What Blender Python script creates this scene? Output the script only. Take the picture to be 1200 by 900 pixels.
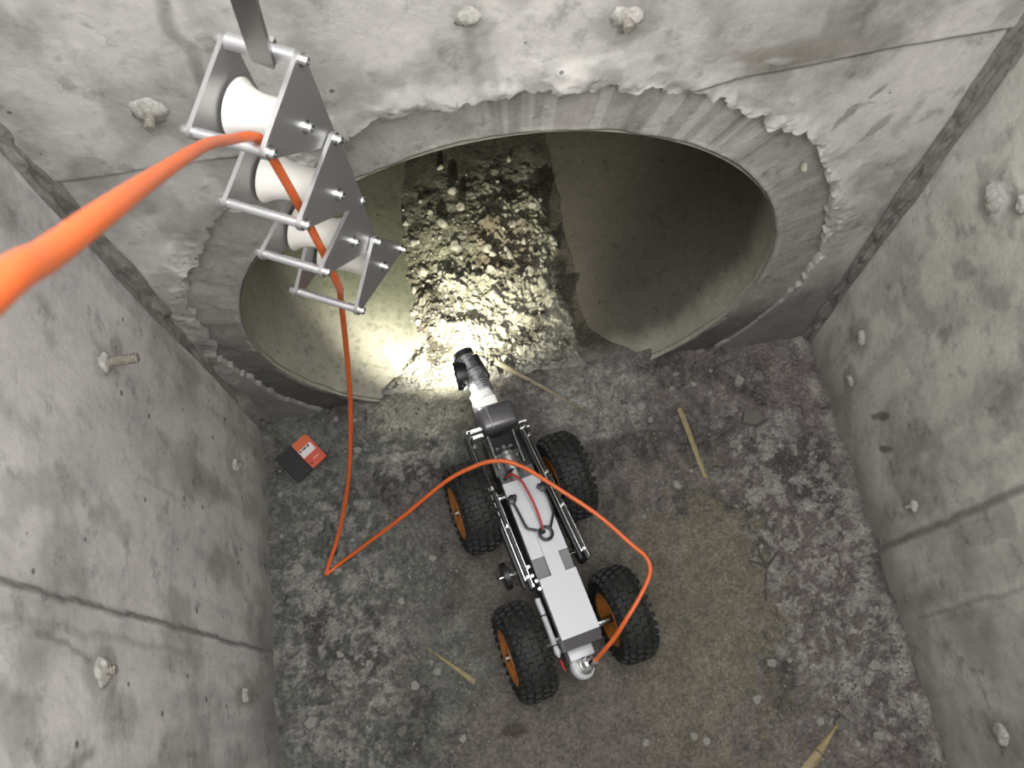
import bpy, bmesh, math, random
import numpy as np
from mathutils import Vector, Matrix

# ------------------------------------------------------------------ camera, sky, exposure
S = bpy.context.scene
COL = S.collection
for o in list(bpy.data.objects):
    bpy.data.objects.remove(o)
R = math.radians

cam_d = bpy.data.cameras.new('camera')
cam_d.sensor_fit = 'HORIZONTAL'
cam_d.sensor_width = 36.0
cam_d.lens = 36.0 * 974.0 / 1200.0
cam_d.clip_start = 0.02
cam_d.dof.use_dof = True
cam_d.dof.focus_distance = 1.6
cam_d.dof.aperture_fstop = 13.0
cam = bpy.data.objects.new('camera', cam_d)
COL.objects.link(cam)
ax = Vector((0.98692, -0.15875, -0.02851))       # image right
ay = Vector((0.15758, 0.91284, 0.37648))         # image up
ax.normalize()
az = ax.cross(ay).normalized()
ay = az.cross(ax).normalized()
M = Matrix((ax, ay, az)).transposed().to_4x4()
M.translation = Vector((0.501, -0.706, 1.748))
cam.matrix_world = M
S.camera = cam

S.view_settings.view_transform = 'Standard'
S.view_settings.look = 'None'
S.view_settings.gamma = 1.0
S.view_settings.use_curve_mapping = False
S.view_settings.exposure = 0.0

world = bpy.data.worlds.new('overcast_sky')
S.world = world
world.use_nodes = True
bg = world.node_tree.nodes['Background']
bg.inputs[0].default_value = (1.0, 0.985, 0.975, 1)
bg.inputs[1].default_value = 8.2

W = 1.25            # shaft width
NEAR = -1.45        # near wall
TOP = 2.10          # rim of the shaft
CX, CZ, PR = 0.578, 0.3785, 0.4784   # pipe axis and inner radius

# ------------------------------------------------------------------ numpy noise
def _h(ix, iy, iz, seed):
    h = (ix * 374761393 + iy * 668265263 + iz * 1440662683 + seed * 974634777) & 0xffffffff
    h = ((h ^ (h >> 13)) * 1274126177) & 0xffffffff
    h = ((h ^ (h >> 16)) * 2246822519) & 0xffffffff
    return ((h ^ (h >> 15)) & 0xffffff) / float(0xffffff)
def vn(x, y, z=0.0, seed=0):
    x, y, z = np.broadcast_arrays(np.asarray(x, float), np.asarray(y, float), np.asarray(z, float))
    ix, iy, iz = (np.floor(a).astype(np.int64) for a in (x, y, z))
    fx, fy, fz = x - ix, y - iy, z - iz
    ux, uy, uz = (a * a * (3 - 2 * a) for a in (fx, fy, fz))
    def c(a, b, d): return _h(ix + a, iy + b, iz + d, seed)
    def l(a, b, t): return a + (b - a) * t
    if not np.any(fz):
        return l(l(c(0,0,0), c(1,0,0), ux), l(c(0,1,0), c(1,1,0), ux), uy)
    return l(l(l(c(0,0,0), c(1,0,0), ux), l(c(0,1,0), c(1,1,0), ux), uy),
             l(l(c(0,0,1), c(1,0,1), ux), l(c(0,1,1), c(1,1,1), ux), uy), uz)
def fbm(x, y, z=0.0, oct=4, seed=0, gain=0.5):
    s, a, t, f = 0.0, 1.0, 0.0, 1.0
    for i in range(oct):
        s = s + a * vn(np.asarray(x) * f + i * 7.3, np.asarray(y) * f + i * 3.1, np.asarray(z) * f, seed + i)
        t += a; a *= gain; f *= 2.03
    return s / t
def sstep(a, b, x):
    t = np.clip((np.asarray(x, float) - a) / (b - a), 0, 1)
    return t * t * (3 - 2 * t)
def mixc(c0, c1, t):
    t = np.asarray(t)[..., None]
    return c0 * (1 - t) + np.asarray(c1) * t
def blob(u, v, cu, cv, ru, rv, rot=0.0, seed=0, rag=0.5):
    """soft ragged ellipse mask, 1 inside"""
    c, s = math.cos(rot), math.sin(rot)
    a, b = u - cu, v - cv
    p, q = (a * c + b * s) / ru, (-a * s + b * c) / rv
    d = np.sqrt(p * p + q * q) + rag * (fbm(u * 40, v * 40, 0, 3, seed) - 0.5) * 2
    return 1 - sstep(0.6, 1.1, d)
def sline(u, v, a, b, w, seed=0, wob=0.004, soft=1.0):
    """distance mask to a segment a-b, wobbling"""
    a, b = np.array(a, float), np.array(b, float)
    d = b - a; L = np.hypot(*d); d = d / L
    t = (u - a[0]) * d[0] + (v - a[1]) * d[1]
    n = -(u - a[0]) * d[1] + (v - a[1]) * d[0]
    n = n + wob * (fbm(t * 25, t * 0 + 3.3, 0, 3, seed) - 0.5) * 2
    inside = sstep(-0.02, 0.0, t) * (1 - sstep(L, L + 0.02, t))
    return (1 - sstep(w * 0.4, w * (1 + soft), np.abs(n))) * inside

# ------------------------------------------------------------------ materials
def new_mat(name):
    m = bpy.data.materials.new(name)
    m.use_nodes = True
    nt = m.node_tree
    return m, nt, nt.nodes['Principled BSDF']
def N(nt, t, **kw):
    n = nt.nodes.new(t)
    for k, v in kw.items():
        setattr(n, k, v)
    return n
def noise(nt, scale, detail=6, rough=0.6, vec=None):
    n = N(nt, 'ShaderNodeTexNoise')
    n.inputs['Scale'].default_value = scale
    n.inputs['Detail'].default_value = detail
    n.inputs['Roughness'].default_value = rough
    if vec is not None: nt.links.new(vec, n.inputs['Vector'])
    return n.outputs['Fac']
def ramp(nt, fac, a, b, c0, c1):
    n = N(nt, 'ShaderNodeMapRange')
    n.inputs['From Min'].default_value = a; n.inputs['From Max'].default_value = b
    n.inputs['To Min'].default_value = c0; n.inputs['To Max'].default_value = c1
    nt.links.new(fac, n.inputs['Value'])
    return n.outputs['Result']
def mul(nt, a, b):
    n = N(nt, 'ShaderNodeMath', operation='MULTIPLY')
    nt.links.new(a, n.inputs[0]); nt.links.new(b, n.inputs[1])
    return n.outputs[0]
def concrete(name, attr=True, grime=None, base=(.4, .4, .38), s1=9, a1=(.86, 1.12), s2=70, a2=(.88, 1.1), pores=0.05, bump=0.4, speck=None, rough=0.9, bumpdist=0.004):
    m, nt, b = new_mat(name)
    tc = N(nt, 'ShaderNodeTexCoord').outputs['Object']
    f = mul(nt, ramp(nt, noise(nt, s1, 8, .62, tc), .25, .75, *a1), ramp(nt, noise(nt, s2, 6, .7, tc), .25, .75, *a2))
    if pores:
        v = N(nt, 'ShaderNodeTexVoronoi'); v.inputs['Scale'].default_value = 26
        nt.links.new(tc, v.inputs['Vector'])
        # only some cells carry a pore: shift the threshold by the cell's random colour
        sep = N(nt, 'ShaderNodeSeparateColor'); nt.links.new(v.outputs['Color'], sep.inputs[0])
        thr = ramp(nt, sep.outputs[0], .72, 1.0, 0.0, pores * 2)
        d = N(nt, 'ShaderNodeMath', operation='SUBTRACT'); nt.links.new(v.outputs['Distance'], d.inputs[0]); nt.links.new(thr, d.inputs[1])
        f = mul(nt, f, ramp(nt, d.outputs[0], 0.0, 0.03, 0.35, 1.0))
    if speck:
        v = N(nt, 'ShaderNodeTexVoronoi'); v.inputs['Scale'].default_value = speck[0]
        nt.links.new(tc, v.inputs['Vector'])
        sep = N(nt, 'ShaderNodeSeparateColor'); nt.links.new(v.outputs['Color'], sep.inputs[0])
        f = mul(nt, f, ramp(nt, sep.outputs[0], 0.0, 1.0, speck[1], speck[2]))
    if grime:
        f = mul(nt, f, ramp(nt, noise(nt, grime[0], 10, .68, tc), .50, .66, 1.0, grime[1]))
        f = mul(nt, f, ramp(nt, noise(nt, grime[0] * 3.7, 8, .7, tc), .56, .66, 1.0, grime[2]))
    mx = N(nt, 'ShaderNodeMix', data_type='RGBA', blend_type='MULTIPLY')
    mx.inputs['Factor'].default_value = 1.0
    if attr:
        a = N(nt, 'ShaderNodeAttribute', attribute_name='Col')
        nt.links.new(a.outputs['Color'], mx.inputs['A'])
    else:
        mx.inputs['A'].default_value = (*base, 1)
    nt.links.new(f, mx.inputs['B'])
    nt.links.new(mx.outputs['Result'], b.inputs['Base Color'])
    b.inputs['Roughness'].default_value = rough
    b.inputs['Specular IOR Level'].default_value = 0.25
    bp = N(nt, 'ShaderNodeBump'); bp.inputs['Strength'].default_value = bump; bp.inputs['Distance'].default_value = bumpdist
    nt.links.new(noise(nt, s2 * 1.3, 6, .65, tc), bp.inputs['Height'])
    nt.links.new(bp.outputs[0], b.inputs['Normal'])
    return m
def simple(name, col, rough=.5, metal=0.0, n=None, spec=.5, emit=None):
    m, nt, b = new_mat(name)
    b.inputs['Base Color'].default_value = (*col, 1)
    b.inputs['Roughness'].default_value = rough
    b.inputs['Metallic'].default_value = metal
    b.inputs['Specular IOR Level'].default_value = spec
    if emit:
        b.inputs['Emission Color'].default_value = (*emit[0], 1)
        b.inputs['Emission Strength'].default_value = emit[1]
    if n:
        tc = N(nt, 'ShaderNodeTexCoord').outputs['Object']
        mx = N(nt, 'ShaderNodeMix', data_type='RGBA', blend_type='MULTIPLY'); mx.inputs['Factor'].default_value = 1
        mx.inputs['A'].default_value = (*col, 1)
        nt.links.new(ramp(nt, noise(nt, n[0], 5, .6, tc), .25, .75, n[1], n[2]), mx.inputs['B'])
        nt.links.new(mx.outputs['Result'], b.inputs['Base Color'])
    return m
M_WALL = concrete('wall_concrete', grime=(5.5, .74, .66))
M_RING = concrete('ring_mortar', grime=(9, .8, .7), s1=14, a1=(.8, 1.15), s2=120, a2=(.85, 1.12), pores=0.03, bump=.5)
M_PIPE = concrete('pipe_concrete', grime=(8, .8, .72), s1=8, a1=(.8, 1.15), s2=60, a2=(.82, 1.12), pores=0.05, bump=.35)
M_FLOOR = concrete('floor_dirt', s1=30, a1=(.65, 1.2), s2=150, a2=(.6, 1.28), pores=0, bump=1.0, speck=(210, .75, 1.25), rough=.92)
M_SED = concrete('rubble_dirt', s1=40, a1=(.7, 1.25), s2=200, a2=(.7, 1.25), pores=0, bump=.9, speck=(120, .75, 1.25), rough=.95)
M_STONE = concrete('pale_mortar_stone', attr=False, base=(.30, .29, .24), s1=60, a1=(.75, 1.15), s2=300, a2=(.8, 1.1), pores=0, bump=.5, bumpdist=.001)
M_CHIP = concrete('grey_mortar_chip', attr=False, base=(.105, .10, .092), s1=60, a1=(.75, 1.15), s2=300, a2=(.8, 1.1), pores=0, bump=.5, bumpdist=.001)
M_CHIPL = concrete('light_mortar_chip', attr=False, base=(.20, .195, .18), s1=60, a1=(.8, 1.1), s2=300, a2=(.8, 1.1), pores=0, bump=.5, bumpdist=.001)
M_LUMP = concrete('wall_lump_mortar', attr=False, base=(.40, .39, .36), s1=80, a1=(.55, 1.15), s2=300, a2=(.7, 1.1), pores=0, bump=.6, bumpdist=.002)
M_CORNER = concrete('corner_mortar', attr=False, base=(.17, .165, .15), s1=30, a1=(.6, 1.3), s2=140, a2=(.7, 1.2), pores=0, bump=.7)
M_STEEL = simple('rusty_rod_steel', (.22, .20, .17), .7, .3, n=(300, .5, 1.3))
M_ALU = simple('satin_aluminium', (.62, .63, .65), .33, .85)
M_PLATE = simple('grey_anodised_plate', (.38, .38, .38), .40, .85)
M_COVER = simple('silver_cover', (.43, .44, .46), .5, .2, spec=.25)
M_BARE = simple('bright_steel', (.75, .76, .77), .2, 1.0)
M_GUN = simple('gunmetal_housing', (.135, .132, .14), .36, .6)
M_GREY = simple('shaded_cover_grey', (.12, .12, .125), .55, .2)  # cover metal where it looks dark, shade put into the colour
M_BLACK = simple('black_anodised', (.018, .018, .019), .4, .2)
M_RUB = simple('black_rubber', (.011, .0115, .011), .7, 0, n=(60, .7, 1.5), spec=.35)
M_ORANGE = simple('orange_rim', (.37, .13, .024), .5, .1, n=(120, .6, 1.15))
M_ROLL = simple('white_nylon', (.70, .69, .65), .45)
M_CABLE = simple('orange_cable', (.49, .095, .02), .45)
M_LAN = simple('red_lanyard', (.30, .02, .02), .6)
M_GLASS = simple('dark_lens_glass', (.01, .012, .015), .08)
M_LED = simple('lit_led', (1, 1, 1), .4, 0, emit=((1, .98, .86), 40))
M_WHITE = simple('white_painted_neck', (.82, .82, .80), .5)
M_BAMB = simple('dry_bamboo', (.20, .165, .08), .6, n=(90, .7, 1.2))
M_BAMD = simple('weathered_bamboo', (.22, .19, .13), .7, n=(90, .6, 1.2))
M_TWIG = simple('dark_twig_bark', (.05, .045, .035), .8)
M_PK_B = simple('packet_black', (.012, .012, .013), .5)
M_PK_R = simple('packet_red', (.45, .075, .045), .45, n=(250, .85, 1.1))
M_PK_O = simple('packet_orange_red', (.47, .10, .04), .45)
M_PK_W = simple('packet_white', (.55, .53, .52), .5)

# ------------------------------------------------------------------ mesh helpers
def tag(o, label=None, cat=None, group=None, kind=None):
    if label: o['label'] = label
    if cat: o['category'] = cat
    if group: o['group'] = group
    if kind: o['kind'] = kind
    return o
def link_mesh(name, me, mat, parent=None, loc=None):
    if mat and not me.materials: me.materials.append(mat)
    o = bpy.data.objects.new(name, me)
    COL.objects.link(o)
    if parent: o.parent = parent
    if loc is not None: o.location = loc
    return o
def empty(name, loc=(0, 0, 0), parent=None):
    o = bpy.data.objects.new(name, None)
    o.empty_display_size = .05
    COL.objects.link(o)
    o.location = loc
    if parent: o.parent = parent
    return o
def basis(d):
    d = Vector(d).normalized()
    u = Vector((0, 0, 1)).cross(d)
    if u.length < 1e-4: u = Vector((1, 0, 0))
    u.normalize()
    return u, d.cross(u).normalized(), d
class MB:
    def __init__(s): s.v, s.f = [], []
    def add(s, vs, fs):
        n = len(s.v); s.v += [tuple(p) for p in vs]; s.f += [tuple(i + n for i in q) for q in fs]; return s
    def box(s, c, size, rot=None, bev=0.0, seg=2):
        bm = bmesh.new(); bmesh.ops.create_cube(bm, size=1)
        for v in bm.verts: v.co = Vector((v.co.x * size[0], v.co.y * size[1], v.co.z * size[2]))
        if bev: bmesh.ops.bevel(bm, geom=list(bm.edges), offset=bev, segments=seg, affect='EDGES', profile=.5)
        m = (rot if rot else Matrix.Identity(3))
        c = Vector(c)
        bm.verts.index_update()
        s.add([m @ v.co + c for v in bm.verts], [[v.index for v in f.verts] for f in bm.faces]); bm.free(); return s
    def lathe(s, o, d, prof, n=32, cap=True):
        """prof: (along, radius) pairs"""
        u, w, d = basis(d); o = Vector(o)
        vs, fs = [], []
        for a, r in prof:
            for k in range(n):
                t = 2 * math.pi * k / n
                vs.append(o + d * a + (u * math.cos(t) + w * math.sin(t)) * r)
        for j in range(len(prof) - 1):
            for k in range(n):
                k2 = (k + 1) % n
                fs.append((j * n + k, j * n + k2, (j + 1) * n + k2, (j + 1) * n + k))
        if cap:
            fs.append(tuple(reversed(range(n)))); fs.append(tuple(range((len(prof) - 1) * n, len(prof) * n)))
        return s.add(vs, fs)
    def cyl(s, a, b, r, n=16, ch=0.0):
        a, b = Vector(a), Vector(b); L = (b - a).length
        prof = [(0, r), (L, r)] if not ch else [(0, r - ch), (ch, r), (L - ch, r), (L, r - ch)]
        return s.lathe(a, b - a, prof, n)
    def tube(s, pts, r, n=10, closed=False):
        pts = [Vector(p) for p in pts]; m = len(pts)
        rs = r if isinstance(r, (list, tuple)) else [r] * m
        vs, fs = [], []
        T = []
        for i in range(m):
            a = pts[(i - 1) % m] if (closed or i > 0) else pts[i]
            b = pts[(i + 1) % m] if (closed or i < m - 1) else pts[i]
            T.append((b - a).normalized())
        u = basis(T[0])[0]
        for i in range(m):
            u = (u - T[i] * u.dot(T[i])).normalized(); w = T[i].cross(u)
            for k in range(n):
                t = 2 * math.pi * k / n
                vs.append(pts[i] + (u * math.cos(t) + w * math.sin(t)) * rs[i])
        for i in range(m if closed else m - 1):
            j = (i + 1) % m
            for k in range(n):
                k2 = (k + 1) % n
                fs.append((i * n + k, i * n + k2, j * n + k2, j * n + k))
        if not closed:
            fs.append(tuple(reversed(range(n)))); fs.append(tuple(range((m - 1) * n, m * n)))
        return s.add(vs, fs)
    def prism(s, poly, d):
        """poly: 3-D points, extruded by vector d"""
        n = len(poly); d = Vector(d)
        vs = [Vector(p) for p in poly] + [Vector(p) + d for p in poly]
        fs = [tuple(reversed(range(n))), tuple(range(n, 2 * n))] + [(k, (k + 1) % n, n + (k + 1) % n, n + k) for k in range(n)]
        return s.add(vs, fs)
    def mesh(s, name, ang=35):
        me = bpy.data.meshes.new(name)
        me.from_pydata(s.v, [], s.f); me.validate()
        bm = bmesh.new(); bm.from_mesh(me); bmesh.ops.recalc_face_normals(bm, faces=list(bm.faces)); bm.to_mesh(me); bm.free()
        for p in me.polygons: p.use_smooth = True
        me.set_sharp_from_angle(angle=R(ang))
        return me
    def build(s, name, mat, parent=None, loc=None, ang=35):
        return link_mesh(name, s.mesh(name, ang), mat, parent, loc)
def grid_mesh(name, P, colr, flip=False, closed_u=False):
    """P: (nu, nv, 3) array; colr: (nu, nv, 3)"""
    nu, nv = P.shape[:2]
    me = bpy.data.meshes.new(name)
    iu = np.arange(nu if closed_u else nu - 1)[:, None]; iv = np.arange(nv - 1)[None, :]
    iu2 = (iu + 1) % nu
    q = np.stack([iu * nv + iv, iu2 * nv + iv, iu2 * nv + iv + 1, iu * nv + iv + 1], -1).reshape(-1, 4)
    if flip: q = q[:, ::-1]
    nf = len(q)
    me.vertices.add(nu * nv); me.vertices.foreach_set('co', P.reshape(-1).astype(np.float32))
    me.loops.add(nf * 4); me.loops.foreach_set('vertex_index', q.reshape(-1).astype(np.int32))
    me.polygons.add(nf); me.polygons.foreach_set('loop_start', np.arange(0, nf * 4, 4, dtype=np.int32))
    me.update(calc_edges=True)
    me.polygons.foreach_set('use_smooth', np.ones(nf, dtype=bool))
    ca = me.color_attributes.new('Col', 'FLOAT_COLOR', 'POINT')
    c4 = np.ones((nu * nv, 4), np.float32); c4[:, :3] = np.clip(colr.reshape(-1, 3), 0, 1)
    ca.data.foreach_set('color', c4.reshape(-1))
    me.validate()
    return me
def catmull(pts, per=10):
    P = [Vector(p) for p in pts]; P = [P[0] * 2 - P[1]] + P + [P[-1] * 2 - P[-2]]
    out = []
    for i in range(1, len(P) - 2):
        a, b, c, d = P[i - 1:i + 3]
        for k in range(per):
            t = k / per
            out.append(.5 * ((2 * b) + (c - a) * t + (2 * a - 5 * b + 4 * c - d) * t * t + (3 * b - a - 3 * c + d) * t ** 3))
    out.append(P[-2]); return out

# ------------------------------------------------------------------ crawler pose (needed by the floor)
HEAD, ROLL = .198, .13
RO = Vector((.568, -.416, .09))
RM = Matrix.Rotation(HEAD, 3, 'Z') @ Matrix.Rotation(ROLL, 3, 'Y')
def to_local(x, y):
    dx, dy = x - RO.x, y - RO.y
    return dx * math.cos(HEAD) + dy * math.sin(HEAD), -dx * math.sin(HEAD) + dy * math.cos(HEAD)

# ------------------------------------------------------------------ floor
def smooth_zone(x, y):
    a = blob(x, y, .90, -.50, .15, .23, .0, 11, .8)
    b = blob(x, y, .70, -.62, .27, .30, .2, 12, .7)
    c = blob(x, y, .52, -.80, .20, .20, 0, 13, .3)
    d = blob(x, y, .46, -.43, .09, .12, 0, 14, .4) * .8
    return np.maximum(np.maximum(a, b), np.maximum(c, d))
def floor_h(x, y):
    x, y = np.asarray(x, float), np.asarray(y, float)
    sm = smooth_zone(x, y)
    rough = (fbm(x * 22, y * 22, 0, 5, 21, .55) - .5) * .022 + np.maximum(fbm(x * 55, y * 55, 0, 3, 22) - .56, 0) * .05
    soft = (fbm(x * 9, y * 9, 0, 3, 23) - .5) * .006
    xl, yl = to_local(x, y)
    dd = np.sqrt((xl / .30) ** 2 + (yl / .36) ** 2)
    near = np.exp(-np.maximum(dd - .55, 0) ** 2 * 8)
    h = rough * (1 - .88 * sm) * (1 - .6 * near) + soft - .13 * xl * near
    # spoil heaped along the wall below the ring, banks at the side walls
    h = h + .03 * np.exp(-((y + .01) / .035) ** 2) * sstep(.36, .25, x) * (.5 + fbm(x * 30, y * 30, 0, 3, 25))
    h = h + .02 * np.exp(-((x - W) / .025) ** 2) * fbm(x * 20, y * 20, 0, 3, 26)
    h = h + .022 * np.exp(-(x / .03) ** 2) * fbm(x * 20, y * 20, 0, 3, 27)
    h = h + .02 * np.exp(-((y) / .05) ** 2) * sstep(.78, .86, x) * (.3 + fbm(x * 26, y * 26, 0, 3, 28))
    return h
fx = np.linspace(-.012, W + .012, 330)
fy = np.concatenate([np.linspace(NEAR - .01, -.96, 60)[:-1], np.linspace(-.96, .03, 270)])
X, Y = np.meshgrid(fx, fy, indexing='ij')
Hh = floor_h(X, Y)
side = sstep(.40, .72, X + .12 * (fbm(X * 4, Y * 4, 0, 3, 31) - .5))
c = mixc(np.ones(X.shape + (3,)) * np.array((.125, .130, .116)), (.150, .133, .124), side)
pink = sstep(.52, .66, fbm(X * 8, Y * 8, 0, 4, 37))
c = mixc(c, (.165, .135, .13), pink * .6)
dark = sstep(.5, .68, fbm(X * 11, Y * 11, 0, 5, 32))
c = mixc(c, (.07, .066, .058), dark * .75)
zone = np.maximum(blob(X, Y, .13, -.45, .14, .33, 0, 41, .4), blob(X, Y, 1.12, -.50, .14, .42, .1, 42, .4))
zone = np.maximum(zone, blob(X, Y, .31, -.12, .12, .09, 0, 43, .4))
pale = np.maximum(sstep(.50, .66, fbm(X * 24, Y * 24, 0, 6, 33, .72)), .8 * sstep(.54, .62, fbm(X * 75, Y * 75, 0, 3, 39))) * (.28 + .72 * zone)
c = mixc(c, (.36, .345, .325), pale * .75)
gran = blob(X, Y, .74, -.06, .14, .11, 0, 44, .4)
c = mixc(c, (.31, .31, .285), gran * .8 * (.45 + .55 * sstep(.4, .55, fbm(X * 60, Y * 60, 0, 3, 34))))
front = blob(X, Y, .38, -.03, .17, .07, 0, 45, .4)
c = mixc(c, (.34, .33, .27), front * .75)
sm = smooth_zone(X, Y)
mud = mixc(np.ones(X.shape + (3,)) * np.array((.178, .163, .120)), (.150, .135, .118), sstep(.88, .62, X + .1 * (fbm(X * 6, Y * 6, 0, 3, 36) - .5)))
c = c * (1 - (sm * .9)[..., None]) + mud * (.82 + .36 * fbm(X * 14, Y * 14, 0, 4, 35))[..., None] * (sm * .9)[..., None]
c = mixc(c, (.40, .39, .36), .55 * np.exp(-((X - 1.235 + .01 * fbm(Y * 20, Y * 0, 0, 2, 3)) / .012) ** 2) * sstep(.4, .6, fbm(X * 15, Y * 15, 0, 3, 38)))
c = mixc(c, (.06, .05, .042), blob(X, Y, .455, -.715, .028, .016, 0, 46, .3) * .8)
c = mixc(c, (.085, .075, .055), blob(X, Y, .80, -.44, .022, .014, 0, 47, .3) * .5)
c = c * .74
fl = link_mesh('floor', grid_mesh('floor', np.stack([X, Y, Hh], -1), c), M_FLOOR)
tag(fl, kind='structure')

# ------------------------------------------------------------------ side walls
def wall_base(u, z, seed, tint=(.43, .42, .40)):
    b = np.ones(u.shape + (3,)) * np.array(tint)
    b = b * (.90 + .22 * fbm(u * 5, z * 3, 0, 4, seed))[..., None]
    st = fbm(u * 22, z * 2.5, 0, 4, seed + 5)                       # vertical washing streaks
    b = b * (1 - .20 * sstep(.52, .72, st) * sstep(.9, .2, z))[..., None]
    gr = sstep(.56, .70, fbm(u * 13, z * 9, 0, 5, seed + 9))       # grimy patches
    b = mixc(b, (.23, .225, .21), gr * .55)
    mo = sstep(.45, .75, fbm(u * 6 + 4, z * 6, 0, 5, seed + 15, .6)); b = b * (1 - .28 * mo)[..., None]
    return b
def wall_grid(name, xpos, sgn, feats, seed, tint, rods):
    uu = np.concatenate([np.linspace(NEAR - .02, -1.0, 40)[:-1], np.linspace(-1.0, .01, 250)])
    zz = np.concatenate([np.linspace(-.12, 1.15, 310)[:-1], np.linspace(1.15, TOP, 60)])
    U, Z = np.meshgrid(uu, zz, indexing='ij')
    D = (fbm(U * 3, Z * 3, 0, 3, seed + 2) - .5) * .003 + (fbm(U * 18, Z * 18, 0, 3, seed + 3) - .5) * .0016
    C_ = wall_base(U, Z, seed, tint)
    for kind, *a in feats:
        if kind == 'blob':
            m = blob(U, Z, *a[:5], seed=a[5]) * a[6]
            C_ = mixc(C_, a[7], m)
            D = D + m * a[8]
        else:
            m = sline(U, Z, a[0], a[1], a[2], a[3], a[4])
            C_ = mixc(C_, a[5], m * a[6]); D = D + m * a[7]
    # darker towards the foot
    foot = sstep(.16, .0, Z + .08 * (fbm(U * 10, Z * 10, 0, 4, seed + 12) - .5))
    C_ = mixc(C_, (.19, .185, .17), foot * .65)
    Xp = xpos + sgn * D
    P = np.stack([Xp, U, Z], -1)
    o = link_mesh(name, grid_mesh(name, P, C_, flip=(sgn < 0)), M_WALL)
    tag(o, kind='structure')
    return o
DK = (.10, .098, .09); MD = (.21, .205, .19); LT = (.50, .49, .47)
left_feats = [
    ('line', (-.496, -.05), (-.496, 1.9), .003, 61, .005, DK, .85, .003),
    ('line', (-.53, .45), (-.53, 1.2), .004, 62, .006, MD, .45, .001),
    ('line', (-.298, .45), (-.298, .60), .003, 63, .001, MD, .35, .0),
    ('line', (-.30, .50), (-.50, .53), .002, 63, .001, MD, .3, .0),
    ('blob', -.175, .75, .035, .03, 0, 64, .45, MD, .003),
    ('blob', -.57, .725, .035, .055, 0, 65, .55, MD, .003),
    ('blob', -.16, .21, .035, .08, 0, 66, .5, MD, .001),
    ('blob', -.585, .20, .03, .07, 0, 67, .6, MD, .002),
    ('blob', -.24, .35, .03, .11, .1, 68, .35, MD, .0),
    ('blob', -.52, .50, .05, .06, 0, 69, .45, MD, .0),
    ('blob', -.36, .30, .04, .09, 0, 70, .3, MD, .0),
    ('blob', -.62, .95, .02, .06, .7, 71, .5, MD, .001),
    ('line', (-.70, .83), (-.66, .74), .005, 72, .01, DK, .55, .0),
    ('line', (-.54, .86), (-.56, .76), .003, 72, .012, DK, .5, .0),
    ('blob', -.66, .52, .03, .05, 0, 73, .4, MD, .0),
    ('blob', -.70, .50, .012, .045, 0, 74, .6, MD, -.002),
    ('blob', -.13, .70, .02, .03, .3, 75, .4, DK, .0),
    ('blob', -.04, .50, .02, .5, 0, 76, .35, MD, .0),
]
wl = wall_grid('wall_left', 0.0, 1, left_feats, 101, (.45, .435, .425), None)
right_feats = [
    ('line', (-.512, .60), (-.495, -.05), .005, 81, .004, DK, .7, .003),
    ('line', (-.64, .50), (-.64, .10), .003, 82, .005, DK, .4, .001),
    ('blob', -.14, .75, .06, .055, .4, 83, .6, MD, .002),
    ('blob', -.14, .748, .03, .03, .4, 84, .7, LT, .004),
    ('blob', -.175, .79, .025, .025, 0, 85, .5, MD, .002),
    ('blob', -.115, .25, .045, .055, 0, 86, .55, MD, .002),
    ('blob', -.452, .225, .03, .05, 0, 87, .5, MD, .002),
    ('blob', -.165, .14, .03, .05, 0, 88, .6, MD, .002),
    ('blob', -.845, .25, .04, .05, 0, 89, .5, MD, .002),
    ('blob', -.22, .52, .03, .06, .5, 90, .4, MD, .0),
    ('blob', -.18, .62, .02, .03, .5, 91, .4, DK, .0),
    ('blob', -.30, .30, .06, .12, 0, 92, .3, MD, .0),
    ('blob', -.07, .40, .05, .12, 0, 93, .45, MD, .0),
    ('blob', -.55, .30, .06, .12, .1, 94, .35, MD, .0),
    ('blob', -.70, .22, .06, .12, .1, 95, .4, MD, .0),
    ('blob', -.27, .21, .01, .04, .3, 96, .8, DK, -.001),
    ('blob', -.33, .19, .008, .03, .3, 97, .8, DK, -.001),
    ('blob', -.25, .66, .02, .05, .7, 98, .4, MD, .0),
    ('line', (-.06, 1.0), (-.03, .1), .018, 99, .012, LT, .35, .0),
]
wr = wall_grid('wall_right', W, -1, right_feats, 201, (.43, .425, .385), None)
# near wall, behind the camera
uu = np.linspace(-.02, W + .02, 60); zz = np.linspace(-.1, TOP, 80)
U, Z = np.meshgrid(uu, zz, indexing='ij')
o = link_mesh('wall_near', grid_mesh('wall_near', np.stack([U, NEAR + (fbm(U * 4, Z * 4, 0, 3, 301) - .5) * .006, Z], -1), wall_base(U, Z, 300)), M_WALL)
tag(o, kind='structure')

# ------------------------------------------------------------------ back wall with the round opening and its mortar ring
NT = 1500
th = np.linspace(0, 2 * np.pi, NT, endpoint=False)
ct, st_ = np.cos(th), np.sin(th)
def rect_r(x0, x1, z0, z1):
    rx = np.where(ct > 0, (x1 - CX) / np.maximum(ct, 1e-6), (x0 - CX) / np.minimum(ct, -1e-6))
    rz = np.where(st_ > 0, (z1 - CZ) / np.maximum(st_, 1e-6), (z0 - CZ) / np.minimum(st_, -1e-6))
    return np.minimum(rx, rz)
RB = rect_r(-.012, W + .012, -.22, TOP)
rag = (fbm(ct * 5 + 9, st_ * 5 + 9, 0, 3, 401) - .5) * .030 + (fbm(ct * 26 + 9, st_ * 26 + 9, 0, 4, 402, .6) - .5) * .028
step_ = (vn(ct * 34 + 5, st_ * 34 + 5, 0, 403) > .55) * .007
deg = np.degrees(th)
upper = sstep(-25, 20, np.where(deg > 270, deg - 360, deg)) * (1 - sstep(175, 215, np.where(deg > 270, deg - 360, deg)))
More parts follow.
